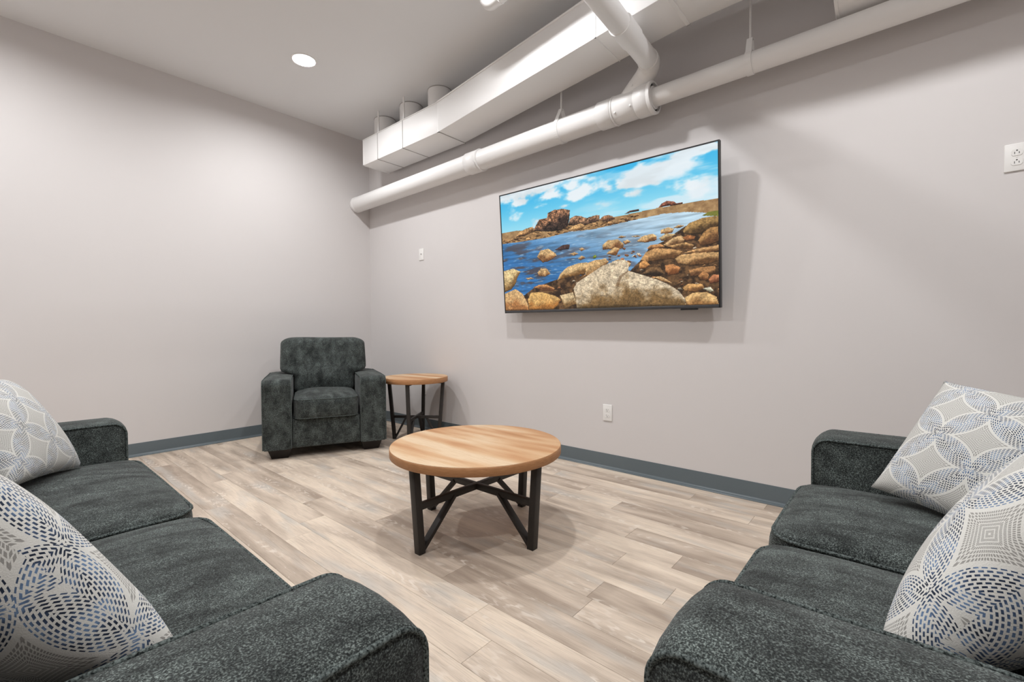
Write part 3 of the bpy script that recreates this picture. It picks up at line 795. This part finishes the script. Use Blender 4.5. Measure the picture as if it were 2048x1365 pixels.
    for pts, c1, c2 in [
        ([(1312, 692), (1350, 642), (1440, 606), (1555, 590), (1558, 650), (1500, 692), (1420, 716), (1320, 714)], (170, 134, 82), (82, 60, 36)),
        ([(1150, 742), (1200, 712), (1262, 715), (1232, 750), (1170, 764)], (214, 182, 132), (124, 90, 56)),
        ([(1180, 792), (1240, 742), (1300, 726), (1332, 752), (1302, 790), (1210, 804)], (212, 174, 124), (116, 82, 52)),
        ([(1305, 740), (1350, 722), (1400, 730), (1390, 756), (1330, 764)], (170, 110, 66), (86, 54, 34)),
        ([(1415, 762), (1450, 702), (1500, 672), (1558, 662), (1558, 765), (1500, 792), (1430, 796)], (190, 142, 88), (96, 64, 40)),
        ([(1215, 795), (1330, 772), (1388, 790), (1380, 818), (1240, 816)], (202, 158, 104), (104, 72, 44)),
        ([(1070, 812), (1100, 788), (1160, 782), (1192, 800), (1120, 826)], (206, 150, 96), (110, 72, 44)),
        ([(1028, 890), (1060, 842), (1120, 812), (1220, 815), (1312, 832), (1290, 882), (1180, 892), (1050, 908)], (204, 156, 102), (96, 66, 40)),
        ([(1320, 842), (1400, 818), (1558, 788), (1558, 832), (1430, 846)], (206, 160, 108), (112, 78, 48)),
        ([(1258, 882), (1290, 860), (1400, 846), (1560, 838), (1560, 892), (1480, 922), (1380, 932), (1280, 918)], (204, 162, 110), (104, 72, 44)),
        ([(1018, 916), (1060, 888), (1086, 926), (1060, 952), (1018, 950)], (208, 150, 90), (124, 78, 42)),
        ([(1194, 932), (1250, 918), (1296, 942), (1282, 986), (1220, 997), (1195, 972)], (206, 142, 88), (122, 74, 42)),
        ([(1350, 962), (1440, 940), (1532, 934), (1536, 982), (1440, 1002), (1370, 1004)], (184, 134, 86), (92, 62, 40)),
        ([(1030, 988), (1100, 940), (1160, 946), (1192, 992), (1130, 1004)], (122, 92, 62), (44, 34, 26)),
        ([(1418, 1002), (1452, 964), (1492, 990), (1482, 1032), (1430, 1028)], (190, 134, 84), (104, 66, 40)),
        ([(1488, 1022), (1530, 990), (1562, 994), (1562, 1042), (1500, 1054)], (186, 122, 84), (92, 54, 36)),
        ([(1308, 1082), (1350, 1055), (1450, 1055), (1462, 1086), (1400, 1108), (1330, 1104)], (212, 162, 102), (122, 84, 50)),
        ([(1452, 1086), (1500, 1074), (1532, 1102), (1500, 1114)], (214, 208, 184), (140, 132, 108)),
        ([(1120, 1012), (1160, 1000), (1200, 1018), (1240, 1050), (1180, 1040)], (216, 176, 124), (150, 108, 68)),
        ([(1330, 1152), (1380, 1117), (1480, 1110), (1542, 1140), (1562, 1198), (1340, 1204)], (222, 180, 122), (158, 114, 68)),
        ([(830, 905), (870, 888), (930, 892), (962, 915), (955, 940), (880, 925)], (214, 176, 122), (126, 88, 54)),
        ([(462, 1032), (480, 985), (530, 940), (600, 915), (662, 905), (664, 985), (560, 1006)], (222, 186, 134), (122, 86, 48)),
        ([(652, 1000), (658, 912), (720, 890), (790, 880), (814, 905), (760, 960), (690, 1010)], (206, 168, 118), (134, 96, 58)),
        ([(300, 1080), (340, 1060), (390, 1060), (446, 1085), (440, 1102), (360, 1100)], (206, 146, 92), (110, 70, 44)),
        ([(95, 968), (160, 950), (212, 972), (190, 1012), (176, 1052), (150, 1092), (100, 1114)], (228, 200, 146), (134, 100, 58)),
        ([(100, 1125), (180, 1088), (226, 1120), (266, 1200), (272, 1245), (100, 1250)], (212, 172, 120), (166, 112, 66)),
        ([(264, 1162), (285, 1114), (360, 1114), (450, 1136), (487, 1160), (470, 1202), (430, 1236), (280, 1244)], (226, 180, 112), (168, 112, 56)),
        ([(486, 1132), (570, 1112), (596, 1190), (520, 1228), (500, 1182)], (208, 182, 140), (130, 98, 62)),
        ([(575, 1087), (600, 1046), (700, 976), (770, 930), (850, 900), (920, 887), (946, 915), (946, 966), (1010, 985), (1080, 1005), (1150, 1030), (1220, 1060), (1287, 1102), (1332, 1160), (1338, 1206), (600, 1226), (584, 1160)], (216, 196, 166), (126, 98, 62))]:
        rock(pts, c1, c2, 0.33)
    mk = pmask(m([(858, 1072), (885, 1000), (940, 962), (948, 968), (900, 1010), (880, 1072)])).astype(float)     # cleft of the big boulder
    img = mixc(img, mk*0.55, L((112, 86, 60)))
    return np.clip(img, 0, 255)
NX, NY = 500, 284
pic = paint_picture(NX, NY)/255.0
picl = np.where(pic <= 0.04045, pic/12.92, ((pic+0.055)/1.055)**2.4)
x0s, x1s, z0s, z1s = -a+bz, a-bz, -b+bb, b-bz
gx, gz = np.meshgrid(np.linspace(x0s, x1s, NX+1), np.linspace(z1s, z0s, NY+1))
sv = np.stack([gx.ravel(), np.full(gx.size, 0.003), gz.ravel()], 1)
ii, jj = np.meshgrid(np.arange(NX), np.arange(NY)); k0 = (jj*(NX+1)+ii).ravel()
quads = np.stack([k0, k0+NX+1, k0+NX+2, k0+1], 1)
me = bpy.data.meshes.new('screen'); me.vertices.add(len(sv)); me.vertices.foreach_set('co', sv.ravel())
me.loops.add(quads.size); me.loops.foreach_set('vertex_index', quads.ravel())
me.polygons.add(len(quads)); me.polygons.foreach_set('loop_start', np.arange(0, quads.size, 4)); me.update(calc_edges=True)
ca = me.color_attributes.new('picture', 'FLOAT_COLOR', 'CORNER')
cols = np.ones((len(quads), 4, 4)); cols[:, :, :3] = picl.reshape(-1, 3)[:, None, :]
ca.data.foreach_set('color', cols.ravel().astype(np.float32))
t = NT('screen_picture'); at = t.node('ShaderNodeAttribute', attribute_name='picture')
t.put(t.b.inputs['Emission Color'], at.outputs['Color']); t.b.inputs['Emission Strength'].default_value = 0.93
t.b.inputs['Base Color'].default_value = (0.01, 0.01, 0.01, 1); t.b.inputs['Roughness'].default_value = 0.35; t.b.inputs['Specular IOR Level'].default_value = 0.2
link('screen', me, t.m, tv)
mb = MB(); mb.box(2.55, 3.30, -0.020, 0.0, 1.38, 1.62); wm_ = mb.build('wall_bracket', M_bezel, None, 0.002)
wm_.parent = tv; wm_.matrix_parent_inverse = tv.matrix_world.inverted()
for xx in (2.68, 3.12):
    wa = MB().box(xx, xx+0.05, -0.075, -0.0205, 1.36, 1.66).build('tilt_arm', M_bezel); wa.parent = tv; wa.matrix_parent_inverse = tv.matrix_world.inverted()

# ------------------------------------------------------------------ drain pipe
PY = -0.16
def pz(x): return 2.330 + 0.0078*x
dp = empty('drain_pipe', (0, 0, 0), 0, 'thick white-painted drain pipe running along the top of the television wall', 'pipe')
mb = MB(); tube(mb, [(0.002, PY, pz(0)), (3.33, PY, pz(3.33))], 0.079, 40); mb.build('wide_pipe', M_pipe, dp, smooth=True)
mb = MB(); tube(mb, [(3.34, PY, pz(3.34)), (RX-0.002, PY, pz(3.9))], 0.0535, 36); mb.build('narrow_pipe', M_pipe, dp, smooth=True)
def ring(x0, x1, r, name, mat=M_pipe, par=dp, e=0.003):
    mb = MB(); lathe(mb, [(r-e, x0), (r, x0+e), (r, x1-e), (r-e, x1)], 40, (0, PY, pz((x0+x1)/2)), 'x'); return mb.build(name, mat, par, smooth=True)
ring(0.006, 0.05, 0.0815, 'end_collar')
ring(1.77, 1.90, 0.0865, 'coupling'); ring(1.905, 1.918, 0.0885, 'coupling_rim')
ring(3.00, 3.10, 0.0865, 'coupling'); ring(3.105, 3.118, 0.0900, 'coupling_rim')
ring(3.118, 3.262, 0.0865, 'wye_body')
ring(3.262, 3.345, 0.0920, 'wye_hub')
mb = MB(); lathe(mb, [(0.092, 3.3455), (0.0945, 3.348), (0.0945, 3.366), (0.0905, 3.369), (0.0800, 3.369), (0.0790, 3.350)], 40, (0, PY, pz(3.36)), 'x'); mb.build('hub_rim', M_pipe, dp, smooth=True)
mb = MB(); lathe(mb, [(0.0785, 3.352), (0.0785, 3.3535)], 40, (0, PY, pz(3.36)), 'x'); mb.build('hub_gap_shade', M_slot, dp)  # black disc paints the shade in the open gap inside the rim
mb = MB(); lathe(mb, [(0.066, 3.354), (0.066, 3.364), (0.060, 3.366), (0.0545, 3.366)], 40, (0, PY, pz(3.36)), 'x'); mb.build('bushing', M_pipe, dp, smooth=True)
# wye branch, elbow and crossing pipe
W0 = Vector((3.15, PY, pz(3.15))); EL = Vector((3.365, -0.19, 2.530)); E2 = Vector((3.405, -0.42, 2.492)); END = Vector((3.47, -1.55, 2.492))
path = fillet([W0, EL, E2, END], [0, 0.105, 0.25, 0], 10)
mb = MB(); tube(mb, path, 0.0545, 32); mb.build('branch_pipe', M_pipe, dp, smooth=True)
d1 = (EL-W0).normalized()
mb = MB(); tube(mb, [W0+d1*0.05, W0+d1*0.195], 0.060, 32); mb.build('branch_hub', M_pipe, dp, smooth=True)
d2 = (END-E2).normalized(); s0 = path[-2]
mb = MB(); tube(mb, path[1:12]+[path[11]+(E2-EL).normalized()*0.03], 0.0595, 32); mb.build('elbow', M_pipe, dp, smooth=True)
mb = MB(); tube(mb, [s0+d2*0.12, s0+d2*0.27], 0.0605, 32); mb.build('sleeve', M_pipe, dp, smooth=True)
for q in [(3.14, -0.235, pz(3.1)-0.045), (3.245, -0.238, pz(3.2)-0.036), tuple(W0+d1*0.15+Vector((-0.012, -0.058, -0.012)))]:
    mb = MB(); lathe(mb, [(0.007, 0.0), (0.006, -0.005), (0.002, -0.007)], 12, (0, 0, 0), 'y'); s = mb.build('screw', M_pipe, dp, smooth=True); s.location = q
for x, r, lb in ((2.69, 0.0795, 'thin hanger rod and strap holding the wide white pipe'), (3.885, 0.054, 'thin hanger rod and strap holding the narrow white pipe on the right')):
    e = empty('pipe_hanger', (x, PY, pz(x) if x < 3.3 else pz(3.6)), 0, lb, 'hanger', 'pipe hangers')
    mb = MB(); lathe(mb, [(r+0.0006, -0.016), (r+0.005, -0.016), (r+0.005, 0.016), (r+0.0006, 0.016)], 36, (0, 0, 0), 'x'); mb.build('strap', M_pipe, e, smooth=False)
    mb = MB()
    for s in (-1, 1):
        mb.add([(-0.014, s*0.012, r+0.070), (0.014, s*0.012, r+0.070), (0.014, s*(r*0.75), r*0.72+0.004), (-0.014, s*(r*0.75), r*0.72+0.004),
                (-0.014, s*0.009, r+0.070), (0.014, s*0.009, r+0.070), (0.014, s*(r*0.75-0.003), r*0.72+0.003), (-0.014, s*(r*0.75-0.003), r*0.72+0.003)],
               [(0, 1, 2, 3), (7, 6, 5, 4), (0, 4, 5, 1), (1, 5, 6, 2), (2, 6, 7, 3), (3, 7, 4, 0)])
    mb.box(-0.014, 0.014, -0.013, 0.013, r+0.066, r+0.071)
    mb.build('yoke', M_pipe, e)
    mb = MB(); tube(mb, [(0, 0, r+0.060), (0, 0, H-e.location.z-0.001)], 0.006, 12); mb.build('rod', M_pipe, e, smooth=True)

# ------------------------------------------------------------------ air duct
DZ0, DZ1 = 2.595, 2.84
ad = empty('air_duct', (0, 0, 0), 0, 'long rectangular white-painted air duct hanging below the ceiling', 'duct')
Y0A, Y1A = -0.350, -0.055
box('straight_section', 0.47, 1.60, Y0A, Y1A, DZ0, DZ1, M_duct, ad, 0.003)
def seg(name, xa, xb, fa, fb, ba, bb_, z0=DZ0, z1=DZ1):
    return MB().add([(xa, fa, z0), (xb, fb, z0), (xb, bb_, z0), (xa, ba, z0), (xa, fa, z1), (xb, fb, z1), (xb, bb_, z1), (xa, ba, z1)],
                    [(3, 2, 1, 0), (4, 5, 6, 7), (0, 1, 5, 4), (1, 2, 6, 5), (2, 3, 7, 6), (3, 0, 4, 7)]).build(name, M_duct, ad, 0.003)
XB, FB, BB_ = 3.62, -0.605, -0.320
seg('angled_section', 1.602, XB, Y0A-0.004, FB, Y1A-0.004, BB_)
seg('far_section', XB+0.002, RX-0.003, FB-0.002, FB-0.002, BB_, BB_)
# standing seams (drive cleats) and the lip along the top front edge
def cleat(x, f, b_, w=0.010, mat=None):
    t_ = 0.0035
    mb = MB(); mb.box(x-w/2, x+w/2, f-t_, f+0.001, DZ0-t_, DZ1+t_); mb.box(x-w/2, x+w/2, f-t_, b_+t_, DZ0-t_, DZ0+0.001); mb.box(x-w/2, x+w/2, b_-0.001, b_+t_, DZ0-t_, DZ1+t_)
    mb.build('seam_cleat', mat or M_duct, ad)
for x in (0.72, 1.115): cleat(x, Y0A, Y1A, 0.004, M_seam)
cleat(1.60, Y0A, Y1A, 0.012); cleat(1.611, Y0A, Y1A, 0.004, M_seam)
cleat(0.474, Y0A, Y1A, 0.014)
def fy(x): return Y0A-0.004+(FB-Y0A+0.004)*(x-1.602)/(XB-1.602)
def by(x): return Y1A-0.004+(BB_-Y1A+0.004)*(x-1.602)/(XB-1.602)
cleat(3.19, fy(3.19), by(3.19), 0.006); cleat(XB, FB, BB_, 0.022)
mb = MB(); tube(mb, [(0.475, Y0A-0.003, DZ1), (1.6, Y0A-0.003, DZ1)], 0.004, 6); tube(mb, [(1.6, Y0A-0.006, DZ1), (XB, FB-0.004, DZ1), (RX-0.01, FB-0.004, DZ1)], 0.007, 6); mb.build('top_lip', M_duct, ad)
for x in (0.60, 1.02, 1.43):
    mb = MB(); lathe(mb, [(0.102, DZ1+0.0005), (0.102, H-0.001)], 36, (x, -0.185, 0)); c = mb.build('round_takeoff', M_duct, ad, smooth=True)
    mb = MB(); lathe(mb, [(0.1025, H-0.0065), (0.1050, H-0.004), (0.1050, H-0.0012)], 36, (x, -0.185, 0)); mb.build('sealant_ring', M_seam, c, smooth=True)
for x in (0.72, 1.12):
    mb = MB(); tube(mb, [(x, Y0A+0.012, DZ1+0.001), (x, Y0A+0.012, H-0.001)], 0.009, 10); rd = mb.build('hanger_rod', M_duct, ad, smooth=True)

e = empty('round_duct', (0, 0, 0), 0, 'grey-lit end of a round white duct at the top edge, above the narrow pipe', 'duct')
mb = MB(); tube(mb, [(4.255, -0.155, 2.575), (RX-0.003, -0.155, 2.575)], 0.145, 40); mb.build('duct_shell', M_duct, e, smooth=True)
mb = MB(); lathe(mb, [(0.1455, 4.251), (0.148, 4.253), (0.148, 4.265), (0.1455, 4.267)], 40, (0, -0.155, 2.575), 'x'); mb.build('end_rim', M_duct, e, smooth=True)

e = empty('sprinkler_pipe', (0, 0, 0), 0, 'glossy white capped pipe end hanging below the ceiling at the top edge', 'pipe')
c0 = Vector((2.575, -0.785, 2.935))
mb = MB(); tube(mb, fillet([c0+Vector((0, 0, 0.114)), c0+Vector((0, 0, 0)), c0+Vector((1.4, -0.12, 0))], 0.06, 10), 0.045, 28); mb.build('elbow_pipe', M_pipe, e, smooth=True)
mb = MB(); dd = Vector((1.4, -0.12, 0)).normalized(); tube(mb, [c0+dd*0.11, c0+dd*0.122], 0.0475, 28); mb.build('band', M_pipe, e, smooth=True)
